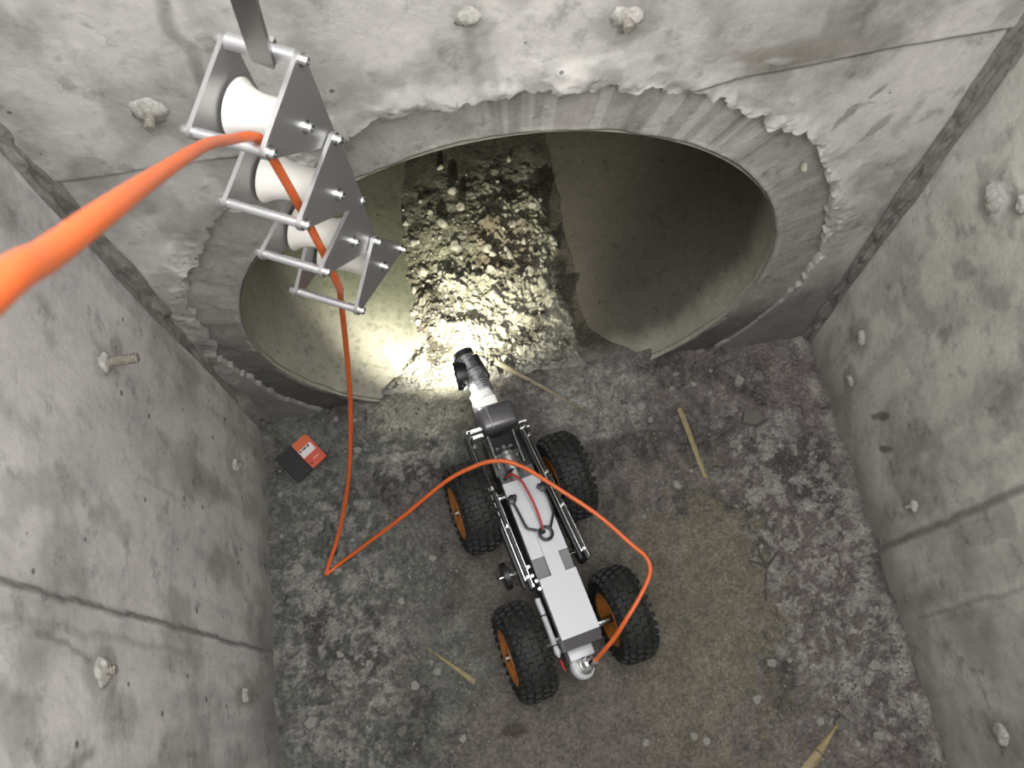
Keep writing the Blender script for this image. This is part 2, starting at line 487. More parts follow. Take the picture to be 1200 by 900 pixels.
RE = .572 + (rag + step_) * (.35 + .65 * upper) - .03 * np.exp(-((deg - 185) / 30) ** 2) - .02 * np.exp(-((deg - 118) / 10) ** 2)
RE = np.minimum(RE, RB - .02)
# wall
tt = np.concatenate([[0, 0.0], np.linspace(0.0025, 1, 240) ** 1.3])
RR = RE[:, None] + (RB - RE)[:, None] * tt[None, :]
XX = CX + RR * ct[:, None]; ZZ = CZ + RR * st_[:, None]
dr = np.maximum(RR - np.minimum(.566 + (fbm(XX * 6, ZZ * 6, 0, 3, 410) - .5) * .03, RB[:, None] - .02), 0)
D = (fbm(XX * 3, ZZ * 3, 0, 3, 411) - .5) * .003 + (fbm(XX * 20, ZZ * 20, 0, 3, 412) - .5) * .0016
edge_n = fbm(XX * 24, ZZ * 24, 0, 4, 413, .5)
spread_ = .03 + .06 * fbm(XX * 5 + 3, ZZ * 5 + 3, 0, 2, 414)
splat = (1 - sstep(.3, 1.0, dr / spread_ + .8 * (edge_n - .5))) * upper[:, None]
D = D + splat * (.004 + .022 * np.maximum(edge_n - .42, 0))
cb = wall_base(XX, ZZ, 420, (.44, .43, .41))
cb = mixc(cb, (.27, .265, .25), splat * .45 * sstep(.62, .4, edge_n))
cb = mixc(cb, (.46, .45, .43), splat * .6 * sstep(.5, .62, edge_n))
# joint: the upper lift of concrete stands a little proud
jz = .905 + .022 * sstep(.75, 1.22, XX) + .004 * (fbm(XX * 14, XX * 0, 0, 3, 415) - .5)
up = sstep(-.003, .003, ZZ - jz)
D = D + up * .004
cb = mixc(cb, DK, .65 * np.exp(-((ZZ - jz) / .0035) ** 2) * sstep(.55, .75, XX))
cb = mixc(cb, DK, .35 * np.exp(-((ZZ - jz) / .0035) ** 2) * sstep(.55, .4, XX) * sstep(.3, .4, XX))
soot = sstep(-.002, .012, ZZ - jz) * (1 - sstep(.02, .07, ZZ - jz - .04 * (fbm(XX * 9, ZZ * 20, 0, 3, 416) - .5)))
cb = mixc(cb, (.17, .16, .135), soot * (.15 + .75 * np.exp(-((XX - .93) / .13) ** 2) + .35 * np.exp(-((XX - .5) / .12) ** 2)) * sstep(.3, .5, fbm(XX * 12, ZZ * 30, 0, 3, 417)))
for args, col_, k, dz in [
    ((.722, 1.04, .045, .04, 0, 431), MD, .55, .002), ((.547, 1.068, .03, .025, 0, 432), MD, .55, .001),
    ((.735, .957, .075, .024, 0, 433), MD, .5, .003), ((.177, 1.0, .03, .03, 0, 434), MD, .4, .001),
    ((.09, .84, .05, .03, .3, 435), MD, .35, 0), ((.03, 1.05, .015, .09, .2, 436), MD, .4, 0),
    ((.54, .96, .03, .012, 0, 437), MD, .4, 0), ((.55, .93, .05, .012, 0, 438), MD, .5, 0),
    ((1.06, .80, .008, .03, -.4, 439), DK, .55, 0), ((1.09, .84, .006, .02, -.6, 440), DK, .6, 0),
    ((1.04, .88, .006, .012, -.4, 441), DK, .6, 0), ((1.12, .76, .012, .035, -.5, 442), MD, .7, 0),
    ((.40, .93, .10, .02, 0, 443), MD, .45, 0), ((.25, .66, .05, .02, .3, 444), MD, .3, 0),
    ((.10, .60, .06, .03, .5, 445), MD, .35, 0), ((1.16, .62, .03, .06, 0, 446), MD, .3, 0)]:
    m = blob(XX, ZZ, *args[:5], seed=args[5]) * k
    cb = mixc(cb, col_, m); D = D + m * dz
m = sline(XX, ZZ, (.245, 1.2), (.253, 1.0), .006, 451, .01); cb = mixc(cb, DK, m * .5); D = D + m * .002
m = sline(XX, ZZ, (.27, 1.2), (.28, .98), .010, 452, .02); cb = mixc(cb, MD, m * .35)
m = sline(XX, ZZ, (.547, 1.07), (.551, .93), .005, 453, .012); cb = mixc(cb, MD, m * .5); D = D + m * .002
m = sline(XX, ZZ, (.60, 1.0), (.70, .955), .003, 454, .01); cb = mixc(cb, LT, m * .3)
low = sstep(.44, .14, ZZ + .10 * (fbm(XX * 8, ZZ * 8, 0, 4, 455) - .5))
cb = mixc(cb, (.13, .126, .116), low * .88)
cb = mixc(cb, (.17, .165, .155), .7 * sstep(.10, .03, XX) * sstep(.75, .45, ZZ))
thick = np.where(np.arange(len(tt)) == 0, 1.0, 0.0)[None, :]
Yb = -D * (1 - thick) + .02 * thick
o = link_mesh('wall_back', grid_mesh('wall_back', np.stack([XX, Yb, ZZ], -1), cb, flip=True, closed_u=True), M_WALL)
tag(o, kind='structure')
wall_back = o
# mortar ring: the trowelled band between the pipe mouth and the broken edge of the wall
tr = np.linspace(0, 1, 46)
R1 = RE + .012
RR = PR + (R1 - PR)[:, None] * tr[None, :]
XX = CX + RR * ct[:, None]; ZZ = CZ + RR * st_[:, None]
ar = np.unwrap(th)[:, None] + 0 * RR
su = ct[:, None] * 9 + 0 * RR; sv = st_[:, None] * 9 + 0 * RR
chisel = fbm(su, sv, 0, 4, 461, .6)
Yr = .004 + .006 * tr[None, :] - (chisel - .5) * .0035 - (fbm(XX * 14, ZZ * 14, 0, 4, 462) - .5) * .010
Yr = Yr + .010 * (1 - sstep(.0, .05, tr))[None, :]                      # turns into the pipe
cr = np.ones(RR.shape + (3,)) * np.array((.30, .288, .27))
cr = cr * (.86 + .28 * fbm(XX * 16, ZZ * 16, 0, 4, 463))[..., None]
strk = sstep(.54, .60, fbm(ct[:, None] * 13 + 0 * RR, st_[:, None] * 13 + RR * 1.5, 0, 2, 464))
strk2 = sstep(.56, .60, fbm(ct[:, None] * 40 + 0 * RR, st_[:, None] * 40 + RR, 0, 2, 465))
topm = np.exp(-((deg - 66) / 30) ** 2)[:, None]
reach = (1 - sstep(.55, .85, tr[None, :] + .5 * (fbm(ct * 20, st_ * 20, 0, 2, 468)[:, None] - .5)))
cr = mixc(cr, (.15, .145, .135), strk * topm * .9 * reach)
cr = mixc(cr, (.50, .49, .47), strk2 * topm * .5)
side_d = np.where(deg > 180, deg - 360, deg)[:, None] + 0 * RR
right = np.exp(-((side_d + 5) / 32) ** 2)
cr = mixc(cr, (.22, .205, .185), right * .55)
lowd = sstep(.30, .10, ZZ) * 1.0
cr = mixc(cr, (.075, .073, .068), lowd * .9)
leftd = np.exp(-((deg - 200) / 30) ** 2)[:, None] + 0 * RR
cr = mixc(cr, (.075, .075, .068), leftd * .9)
edge = np.exp(-((tr[None, :] - .10) / .035) ** 2) * sstep(.40, .55, fbm(su, sv, 0, 2, 466))
cr = mixc(cr, (.42, .41, .38), edge * .5)
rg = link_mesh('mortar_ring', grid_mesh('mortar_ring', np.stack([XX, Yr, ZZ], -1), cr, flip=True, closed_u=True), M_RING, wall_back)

# ------------------------------------------------------------------ concrete pipe
ny = np.concatenate([np.linspace(.004, .9, 150)[:-1], np.linspace(.9, 3.2, 40)])
A2 = np.linspace(0, 2 * np.pi, 420, endpoint=False)
AA, YY = np.meshgrid(A2, ny, indexing='ij')
rr = PR + .001 + (fbm(np.cos(AA) * 6, np.sin(AA) * 6, YY * 10, 3, 501) - .4) * .004 * sstep(.0, .06, YY)
XX = CX + rr * np.cos(AA); ZZ = CZ + rr * np.sin(AA)
cp = np.ones(AA.shape + (3,)) * np.array((.25, .243, .20))
cp = cp * (.85 + .3 * fbm(np.cos(AA) * 5, np.sin(AA) * 5, YY * 6, 4, 502))[..., None]
mud_shade = sstep(.035, .11, YY + .06 * (fbm(np.cos(AA) * 9, np.sin(AA) * 9, YY * 9, 3, 503) - .5))  # mud past the lip, with the fall-off of daylight painted in
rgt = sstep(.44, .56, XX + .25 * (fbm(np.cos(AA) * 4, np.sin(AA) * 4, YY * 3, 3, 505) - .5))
cp = mixc(cp, (.078, .071, .058), mud_shade * rgt * .93)
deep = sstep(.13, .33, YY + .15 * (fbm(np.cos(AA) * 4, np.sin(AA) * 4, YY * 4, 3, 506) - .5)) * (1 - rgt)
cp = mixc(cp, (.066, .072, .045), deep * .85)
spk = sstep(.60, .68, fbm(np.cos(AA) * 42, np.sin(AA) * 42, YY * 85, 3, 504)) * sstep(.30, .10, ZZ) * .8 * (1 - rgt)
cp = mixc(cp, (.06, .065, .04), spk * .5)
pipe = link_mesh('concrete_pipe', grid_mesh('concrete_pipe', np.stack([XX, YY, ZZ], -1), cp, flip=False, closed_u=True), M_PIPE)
tag(pipe, 'wide round concrete pipe opening through the back wall, muddy inside', 'pipe')
b = MB(); b.lathe((CX, .035, CZ), (0, 1, 0), [(0, PR + .004), (0, PR + .075), (3.165, PR + .075), (3.165, PR + .004)], 64, cap=False)
b.build('pipe_wall', M_PIPE, pipe)
b = MB(); b.lathe((CX, 3.2, CZ), (0, 1, 0), [(0, PR + .075), (.02, PR + .075)], 48)
b.build('pipe_end', M_PIPE, pipe)

# sediment in the pipe
def sed_h(x, y):
    x, y = np.asarray(x, float), np.asarray(y, float)
    rub = rub_mask(x, y)
    base = -.062 + .06 * (1 - sstep(.0, .16, y))
    rd = 1 - np.abs(fbm(x * 30, y * 30, 0, 4, 512, .65) - .5) * 4
    lumps = (fbm(x * 17, y * 17, 0, 6, 511, .66) - .5) * .085 - np.maximum(rd, 0) * .014 + (vn(x * 150, y * 150, 0, 519) - .5) * .006
    calm = 1 - .75 * sstep(.36, .44, y) * (1 - sstep(.52, .58, x))
    h = base + rub * (.028 + lumps * calm) + (1 - rub) * (fbm(x * 12, y * 12, 0, 4, 513) - .5) * .012
    pb = CZ - np.sqrt(np.maximum(PR ** 2 - (x - CX) ** 2, 0))
    lim = pb + .012 * rub + .012 * (fbm(x * 30, y * 30, 0, 3, 515) - .45) * (1 - sstep(.05, .12, y))
    thin = np.maximum(h, np.where(rub > .03, lim * rub + (1 - rub) * -9, -9))
    return thin
def rub_mask(x, y):
    e = .03 * (fbm(x * 18, y * 18, 0, 3, 514) - .5)
    le = .12 * (1 - sstep(.02, .15, y))
    return sstep(.31 - le, .40 - le, x + e) * (1 - sstep(.70, .745, x + e)) * (1 - sstep(.45, .72, y + e * 2))
sx = np.concatenate([np.linspace(CX - .40, .26, 40)[:-1], np.linspace(.26, .76, 220)[:-1], np.linspace(.76, CX + .40, 50)])
sy = np.concatenate([np.linspace(-.02, .75, 330)[:-1], np.linspace(.75, .9, 20)[:-1], np.linspace(.9, 3.15, 40)])
X, Y = np.meshgrid(sx, sy, indexing='ij')
rub = rub_mask(X, Y)
Hs = sed_h(X, Y)
pb = CZ - np.sqrt(PR ** 2 - (X - CX) ** 2)
Hs = np.maximum(Hs, pb - .03)
Hs = np.where(Y < .035, np.minimum(Hs, floor_h(X, Y) - .010 + .014 * sstep(.0, .035, Y)), Hs)
cs = mixc(np.ones(X.shape + (3,)) * np.array((.075, .068, .053)), (.33, .32, .255), rub * sstep(.30, .6, fbm(X * 20, Y * 20, 0, 4, 516)))
cs = mixc(cs, (.185, .182, .165), (1 - sstep(.035, .10, Y + .04 * (fbm(X * 20, Y * 20, 0, 3, 520) - .5))) * .95)
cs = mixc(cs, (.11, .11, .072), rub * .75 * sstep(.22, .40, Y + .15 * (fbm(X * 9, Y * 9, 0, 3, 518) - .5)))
cs = mixc(cs, (.16, .11, .08), rub * .35 * blob(X, Y, .60, .40, .09, .10, 0, 517, .4))
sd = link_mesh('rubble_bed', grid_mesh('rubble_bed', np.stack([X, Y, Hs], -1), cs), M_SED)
tag(sd, 'bed of loose mortar rubble and mud along the bottom of the round pipe', 'rubble', kind='stuff')

# ------------------------------------------------------------------ corner fillets
def corner(name, x0, sg, w):
    z = np.linspace(0, TOP, 260); s = np.linspace(0, 1, 12)
    Zc, Sc = np.meshgrid(z, s, indexing='ij')
    n = (fbm(Zc * 26, Sc * 4, 0, 4, 601 + int(x0)) - .5)
    wv = w * (.7 + .8 * fbm(Zc * 9, Zc * 0 + 2, 0, 3, 603 + int(x0)))
    Xc = x0 + sg * (wv * (1 - Sc) + .002); Yc = -.002 - wv * Sc
    lift = .010 * np.sin(np.pi * Sc) * (n * 2.2 - .15)
    Xc = Xc + sg * lift; Yc = Yc - lift
    o = link_mesh(name, grid_mesh(name, np.stack([Xc, Yc, Zc], -1), np.ones(Xc.shape + (3,)) * .17, flip=(sg > 0)), M_CORNER)
    tag(o, kind='structure')
corner('trim_1', 0, 1, .018)
corner('trim_2', W, -1, .017)

# ------------------------------------------------------------------ stones
rng = random.Random(7)
def stone_mesh(seed, sub=2, flat=1.0):
    bm = bmesh.new(); bmesh.ops.create_icosphere(bm, subdivisions=sub, radius=1)
    r = random.Random(seed)
    pl = [(Vector((r.gauss(0, 1), r.gauss(0, 1), r.gauss(0, 1))).normalized(), r.uniform(.55, .85)) for _ in range(9)]
    sc = Vector((r.uniform(.8, 1.2), r.uniform(.7, 1.1), r.uniform(.6, .9) * flat))
    for v in bm.verts:
        p = v.co.copy()
        for n_, d_ in pl:
            k = p.dot(n_)
            if k > d_: p -= n_ * (k - d_)
        v.co = Vector((p.x * sc.x, p.y * sc.y, p.z * sc.z)) * (1 + r.uniform(-.06, .06))
    me = bpy.data.meshes.new('stone'); bm.to_mesh(me); bm.free()
    me.validate(); return me
def chip_mesh(seed):
    r = random.Random(seed); n = r.randint(5, 7)
    ang = sorted(r.uniform(0, 2 * math.pi) + 0 for _ in range(n))
    ang = [2 * math.pi * k / n + r.uniform(-.3, .3) for k in range(n)]
    pts = [(math.cos(a) * r.uniform(.7, 1.1), math.sin(a) * r.uniform(.55, .9), r.uniform(-.05, .05)) for a in ang]
    b = MB(); top = [(x * .8, y * .8, .35 + r.uniform(-.08, .08)) for x, y, z in pts]
    vs = pts + top; fs = [tuple(range(n))[::-1], tuple(range(n, 2 * n))] + [(k, (k + 1) % n, n + (k + 1) % n, n + k) for k in range(n)]
    b.add(vs, fs); return b.mesh('chip', 10)
STONES = [stone_mesh(i) for i in range(10)]
for m in STONES: m.materials.append(M_STONE)
CHIPS = [chip_mesh(100 + i) for i in range(10)]
for m in CHIPS: m.materials.append(M_CHIP)
CHIPSL = [m.copy() for m in CHIPS]
for m in CHIPSL: m.materials.clear(); m.materials.append(M_CHIPL)
def put(name, me, loc, s, label, cat, group=None, rz=None, tilt=.25):
    o = bpy.data.objects.new(name, me); COL.objects.link(o)
    o.location = loc; o.scale = (s, s, s)
    o.rotation_euler = (rng.uniform(-tilt, tilt), rng.uniform(-tilt, tilt), rng.uniform(0, 6.28) if rz is None else rz)
    tag(o, label, cat, group); return o
# standout stones at the far end of the pile (each throws a long shadow up the pipe)
special = [
    (.395, .36, .017, 'squarish pale stone at the left edge of the rubble, throwing a broad shadow'),
    (.462, .475, .014, 'pale pebble alone on the mud left of the pipe centre, with a long shadow'),
    (.500, .575, .012, 'small pale pebble high up the pipe, second from the top'),
    (.478, .665, .010, 'topmost pale pebble near the upper lip of the pipe opening'),
    (.516, .52, .012, 'pointed pale pebble between the two long shadows in the pipe'),
    (.487, .41, .014, 'broad pale stone in the middle of the shadowed upper rubble'),
    (.640, .455, .011, 'pale pebble at the upper right end of the rubble'),
    (.655, .31, .015, 'pale rounded stone at the right shoulder of the rubble'),
    (.680, .265, .014, 'flat pale stone on the right slope of the rubble'),
    (.575, .37, .013, 'pale stone beside the brown patch of the rubble'),
    (.56, .26, .016, 'big pale lump on the crest of the rubble'),
    (.66, .66, .008, 'tiny pale pebble far up the pipe on the right'),
]
for i, (x, y, s, lab) in enumerate(special):
    put('rubble_stone', STONES[i % 10], (x, y, float(sed_h(x, y)) + s * .6), s * 1.15, lab, 'stone')
used = [(x, y) for x, y, *_ in special]
zones = [('near the lamp at the mouth of the pipe', lambda x, y: y < .17),
         ('on the left side of the pipe rubble', lambda x, y: x < .48),
         ('on the right side of the pipe rubble', lambda x, y: x > .60),
         ('at the far end of the pipe rubble', lambda x, y: y > .36),
         ('in the middle of the pipe rubble', lambda x, y: True)]
cnt = 0
while cnt < 150:
    x, y = rng.uniform(.35, .735), abs(rng.gauss(.20, .20)) + .045
    if float(rub_mask(x, y)) < .45 or y > .70: continue
    s = rng.choice([.0045, .005, .006, .007, .008, .0095, .012]) * rng.uniform(.8, 1.2)
    if any(math.hypot(x - a, y - b_) < .011 for a, b_ in used): continue
    used.append((x, y))
    zn = next(z for z, f in zones if f(x, y))
    size = 'small' if s < .0085 else 'larger'
    put('rubble_stone', STONES[rng.randrange(10)], (x, y, float(sed_h(x, y)) + s * .35), s, f'{size} pale mortar crumb {zn}', 'stone', f'{size} stones {zn}', tilt=1.5)
    cnt += 1
def scatter(name, n, sampler, hf, mat, smin, smax, seed):
    r = random.Random(seed); V, F = [], []
    base = []
    for k in range(6):
        m = stone_mesh(900 + k, 1); base.append(([v.co.copy() for v in m.vertices], [tuple(p.vertices) for p in m.polygons])); bpy.data.meshes.remove(m)
    xs = [sampler(r) for _ in range(n)]
    hs = hf(np.array([a for a, _ in xs]), np.array([b_ for _, b_ in xs]))
    for (x, y), z in zip(xs, hs):
        s = smin + (smax - smin) * r.random() ** 3
        vs, fs = base[r.randrange(6)]
        q = Matrix.Rotation(r.uniform(0, 6.28), 3, 'Z') @ Matrix.Rotation(r.uniform(0, 6.28), 3, 'X')
        n0 = len(V); p = Vector((x, y, float(z) + s * .25))
        V += [tuple(q @ v * s + p) for v in vs]; F += [tuple(i + n0 for i in f) for f in fs]
    me = bpy.data.meshes.new(name); me.from_pydata(V, [], F); me.validate()
    return link_mesh(name, me, mat)
def samp_rub(r):
    while True:
        x, y = r.uniform(.33, .75), abs(r.gauss(.18, .2)) + .03
        if y < .75 and float(rub_mask(np.array(x), np.array(y))) > r.uniform(.1, .6): return x, y
o = scatter('pipe_gravel', 1500, samp_rub, sed_h, M_STONE, .001, .0045, 3)
tag(o, 'fine pale crumbs and grit strewn over the rubble in the pipe', 'gravel', kind='stuff')
def samp_floor(r):
    while True:
        x, y = r.uniform(.02, W - .02), r.uniform(-1.0, -.01)
        if float(smooth_zone(np.array(x), np.array(y))) < r.random() ** .4 and r.random() < .35 + .65 * abs(x - .6) / .6: return x, y
o = scatter('floor_gravel', 3200, samp_floor, floor_h, M_CHIP, .0012, .0055, 4)
tag(o, 'grey grit and small crumbs scattered over the shaft floor', 'gravel', kind='stuff')
o = scatter('floor_grit', 1500, samp_floor, floor_h, M_CHIPL, .001, .004, 5)
tag(o, 'whitish mortar grit scattered over the shaft floor', 'gravel', kind='stuff')
# floor fragments seen singly
frag = [
    (.063, -.637, .019, 1, .5, 'pale five-sided mortar flake near the foot of the left wall, low in the picture'),
    (1.069, -.077, .019, 1, 1.1, 'pale square mortar chip below the ring near the right corner'),
    (1.075, -.165, .034, 0, -.35, 'flat grey concrete slab fragment lying right of the bamboo strip'),
    (.057, -.336, .021, 1, 0, 'pale round mortar patch of rubble left of the cable bend'),
    (.112, -.395, .014, 1, 1, 'pale crumb just below the sharp bend of the cable'),
    (.32, -.20, .020, 0, .3, 'grey flat stone between the cable and the left front wheel'),
    (.345, -.225, .013, 0, 0, 'small grey stone left of the front left wheel'),
    (.265, -.245, .013, 0, .8, 'grey stone right beside the hanging cable above its bend'),
    (.46, -.35, .017, 1, .5, 'pale flake beside the left front tyre'),
    (.24, -.68, .017, 0, .5, 'grey stone on the floor below the thin bamboo sliver'),
    (1.17, -.71, .016, 1, .4, 'pale chip at the lower right near the right wall'),
    (1.15, -.735, .013, 1, 1.4, 'narrow pale chip beside the lower right chip'),
    (1.075, -.80, .020, 0, .2, 'grey stone right of the split bamboo piece'),
    (1.04, -.79, .012, 1, .9, 'small pale chip above the split bamboo piece'),
    (.93, -.735, .015, 1, .3, 'pale crumbly lump on the floor low right'),
    (.84, -.10, .014, 1, .7, 'pale chip left of the top end of the bamboo strip'),
]
for i, (x, y, s, pale_, rz, lab) in enumerate(frag):
    put('mortar_fragment', (CHIPSL if pale_ else CHIPS)[i % 10], (x, y, float(floor_h(x, y)) + .001), s, lab, 'stone', rz=rz, tilt=.08)
fz = [('along the foot of the left wall', lambda x, y: x < .16), ('between the left wall and the crawler', lambda x, y: x < .48),
      ('along the foot of the right wall', lambda x, y: x > 1.12), ('on the floor below the right half of the ring', lambda x, y: y > -.2),
      ('on the floor right of the crawler', lambda x, y: True)]
used = [(a[0], a[1]) for a in frag]; cnt = 0
while cnt < 120:
    x, y = samp_floor(rng)
    xl, yl = to_local(x, y)
    if y < -.92 or (abs(xl) < .16 and -.27 < yl < .5) or any(math.hypot(x - a, y - b_) < .02 for a, b_ in used): continue
    if .05 < x < .16 and -.18 < y < 0: continue
    used.append((x, y)); s = rng.choice([.006, .007, .009, .011, .013]) * rng.uniform(.85, 1.1); pl_ = rng.random() < .42
    zn = next(z for z, f in fz if f(x, y))
    cn = 'pale' if pl_ else 'grey'
    put('mortar_fragment', (CHIPSL if pl_ else CHIPS)[rng.randrange(10)], (x, y, float(floor_h(x, y)) + .0005), s, f'small {cn} mortar chip {zn}', 'stone', f'{cn} chips {zn}', tilt=.2)
    cnt += 1
put('lodged_pebble', STONES[3], (1.032, -.004, .694), .011, 'pale pebble stuck in the mortar right of the pipe opening', 'stone')

# ------------------------------------------------------------------ formwork tie rods left in the walls
def tie_rod(p, nrm, length, rr, lump, label, sag=0.0, seed=0):
    root = empty('tie_rod', p); tag(root, label, 'tie rod')
    nrm = Vector(nrm)
    bm = bmesh.new(); bmesh.ops.create_icosphere(bm, subdivisions=3, radius=1)
    u, w, d = basis(nrm)
    for v in bm.verts:
        q = v.co.copy(); k = 1 + .55 * (float(fbm(q.x * 1.7 + seed, q.y * 1.7, q.z * 1.7, 3, 700 + seed)) - .5) * 2
        v.co = (u * q.x + w * q.y) * lump * k + d * q.z * lump * .55 * k
    me = bpy.data.meshes.new('mortar_lump'); bm.to_mesh(me); bm.free()
    for f in me.polygons: f.use_smooth = True
    link_mesh('mortar_lump', me, M_LUMP, root)
    if length > 0:
        b = MB(); a0 = Vector((0, 0, 0)); e = nrm * length + Vector((0, 0, sag)); dr_ = e.normalized()
        n_ = max(4, int(length / .004)); prof = []
        for i in range(n_):                                        # threaded bar
            t = i / n_ * e.length
            prof += [(t, rr), (t + e.length / n_ * .5, rr * .82)]
        b.lathe(a0, dr_, prof, 14); b.build('threaded_bar', M_STEEL, root)
    return root
tie_rod((.001, -.172, .738), (1, 0, 0), .048, .0075, .016, 'threaded tie rod sticking out of the left wall below the orange cable', 0, 1)
tie_rod((.001, -.57, .723), (1, 0, 0), .020, .006, .018, 'crusted tie rod stub low on the left wall left of the joint', 0, 2)
tie_rod((.001, -.159, .213), (1, 0, 0), .018, .005, .013, 'small crusted tie rod stub on the left wall near the packet', 0, 3)
tie_rod((.001, -.582, .205), (1, 0, 0), .010, .005, .013, 'small mortar-covered tie rod stub on the left wall close to the floor', 0, 4)
tie_rod((.177, -.001, 1.005), (0, -1, 0), .032, .0065, .020, 'tie rod stub in mortar on the back wall left of the roller guide', 0, 5)
tie_rod((.722, -.001, 1.04), (0, -1, 0), .024, .007, .021, 'white mortar-capped tie rod stub at the top of the back wall', 0, 6)
tie_rod((.547, -.001, 1.07), (0, -1, 0), .006, .006, .016, 'flat mortar-covered tie rod spot at the top edge of the back wall', 0, 7)
tie_rod((.728, -.003, .957), (0, -1, 0), .006, .004, .011, 'small tie rod stub in the grey patch just above the pipe ring', 0, 8)
tie_rod((1.249, -.138, .746), (-1, 0, 0), .014, .005, .022, 'tie rod stub in a large mortar patch on the upper right wall', 0, 9)
tie_rod((1.249, -.178, .792), (-1, 0, 0), .006, .004, .013, 'small mortar spot at the right edge of the upper right wall patch', 0, 10)
tie_rod((1.249, -.116, .249), (-1, 0, 0), .010, .005, .017, 'crusted tie rod stub on the right wall near the back corner', 0, 11)
tie_rod((1.249, -.452, .225), (-1, 0, 0), .022, .0045, .013, 'tie rod stub with round patch beside the joint of the right wall', 0, 12)
tie_rod((1.249, -.164, .144), (-1, 0, 0), .008, .005, .013, 'low mortar-covered tie rod spot at the right wall foot by the corner', 0, 13)
tie_rod((1.249, -.845, .249), (-1, 0, 0), .010, .005, .018, 'crusted tie rod stub at the bottom right of the right wall', 0, 14)

# ------------------------------------------------------------------ cable roller guide (four hinged links)
NH = Vector((.8829, -.4695, 0)).normalized(); HH = Vector((.4695, .8829, 0)).normalized()
P0 = Vector((.3826, -.1843, 0))
def gp(a, z, off): return P0 + HH * a + Vector((0, 0, z)) + NH * off
links = [  # T, F, B, axle (a, z), width, offset of the right plate
    ((.0262, 1.2019), (-.0560, 1.1787), (.0316, 1.0920), (.0, 1.1461), .065, -.009),
    ((.0279, 1.0978), (-.0599, 1.0780), (.0331, .9890), (.0015, 1.0428), .074, -.0035),
    ((.0381, .9805), (-.0564, .9800), (.0392, .8892), (.0044, .9461), .064, -.009),
    ((.0369, .8986), (-.0361, .8566), (.0817, .8115), (.0349, .8440), .075, -.0035)]
guide = empty('cable_roller_guide', gp(.03, 1.2019, -.037))
tag(guide, 'hinged chain of four triangular aluminium roller frames hanging from the steel hook', 'roller guide')
GI = -guide.location
def rounded_tri(pts, r, n=6):
    out = []; c_ = [Vector((p[0], p[1])) for p in pts]
    for i in range(3):
        p, a, b_ = c_[i], c_[i - 1], c_[(i + 1) % 3]
        u, v = (a - p).normalized(), (b_ - p).normalized()
        bis = (u + v).normalized(); half = math.acos(max(-1, min(1, u.dot(v)))) / 2
        # outline offset outwards by r from the bolt centres, rounded about each bolt centre
        a0 = math.atan2(-v.x * 0 + 0, 1)
        n1 = Vector((u.y, -u.x)); n1 = n1 if n1.dot(v) < 0 else -n1
        n2 = Vector((v.y, -v.x)); n2 = n2 if n2.dot(u) < 0 else -n2
        s1, s2 = math.atan2(n1.y, n1.x), math.atan2(n2.y, n2.x)
        d = (s2 - s1 + math.pi) % (2 * math.pi) - math.pi
        for k in range(n + 1):
            t = s1 + d * k / n; out.append((p.x + r * math.cos(t), p.y + r * math.sin(t)))
    return out
def bolt(b, p, d):
    b.lathe(p, d, [(0, .0065), (.0015, .0065), (.0016, .0045), (.0065, .0045), (.0072, .0040), (.0073, .0022), (.0045, .0020)], 14)
for li, (T, F, B, A, w, off) in enumerate(links):
    ln = empty('roller_link', GI + guide.location, guide)
    for sd_ in (0, 1):
        o_in = off - w * sd_
        poly = rounded_tri((T, F, B), .0068)
        b = MB(); b.prism([gp(a, z, o_in) + GI for a, z in poly], NH * (.0045 if sd_ == 0 else -.0045))
        b.build('side_plate', M_PLATE, ln)
    pins = [(F, .0048), (T, .0075 if li == 0 else .0048)] + ([(B, .0048)] if li == 3 else [])
    for q, r_ in pins:
        b = MB(); b.cyl(gp(*q, off) + GI, gp(*q, off - w) + GI, r_, 20); b.build('spacer_bar', M_ALU, ln)
    for q in (T, F, A) + ((B,) if li == 3 else ()):
        for sd_ in (0, 1):
            b = MB(); bolt(b, gp(*q, off + .0045 if sd_ == 0 else off - w - .0045) + GI, NH if sd_ == 0 else -NH); b.build('cap_bolt', M_BARE, ln)
    L = w - .006; prof = []
    for k in range(17):
        t = k / 16; e = abs(t - .5) * 2
        prof.append((.003 + t * L, .019 + .0095 * e ** 2.6))
    b = MB(); b.lathe(gp(*A, off) + GI, -NH, prof, 36); b.build('roller', M_ROLL, ln)

# steel hook the guide hangs from
hk_c = gp(.0262, 1.2019, -.036)
hook = empty('steel_hook', hk_c + Vector((0, 0, .0)))
tag(hook, 'dark flat steel hook bar reaching down from the top to hold the roller guide', 'hook')
up_d = (Vector((.3755, -.176, 1.288)) - hk_c).normalized()
wd = (NH - up_d * NH.dot(up_d)).normalized(); td = up_d.cross(wd).normalized()
b = MB(); path = []
rad = .0105
if td.dot(HH) < 0: td = -td
for k in range(13):                                                # the bend under the bar
    t = math.pi * (1.0 - k / 12 * 1.15) ; path.append((math.cos(t) * rad, math.sin(t) * -rad))
sec = []
pts_ = [(-rad, .80)] + [(-rad, .25), (-rad, .04), (-rad, .01)] + [(math.cos(math.pi + k / 12 * math.pi * 1.05) * rad, math.sin(math.pi + k / 12 * math.pi * 1.05) * rad) for k in range(13)]
hw = .0105; tk = .0022
V, Fc = [], []
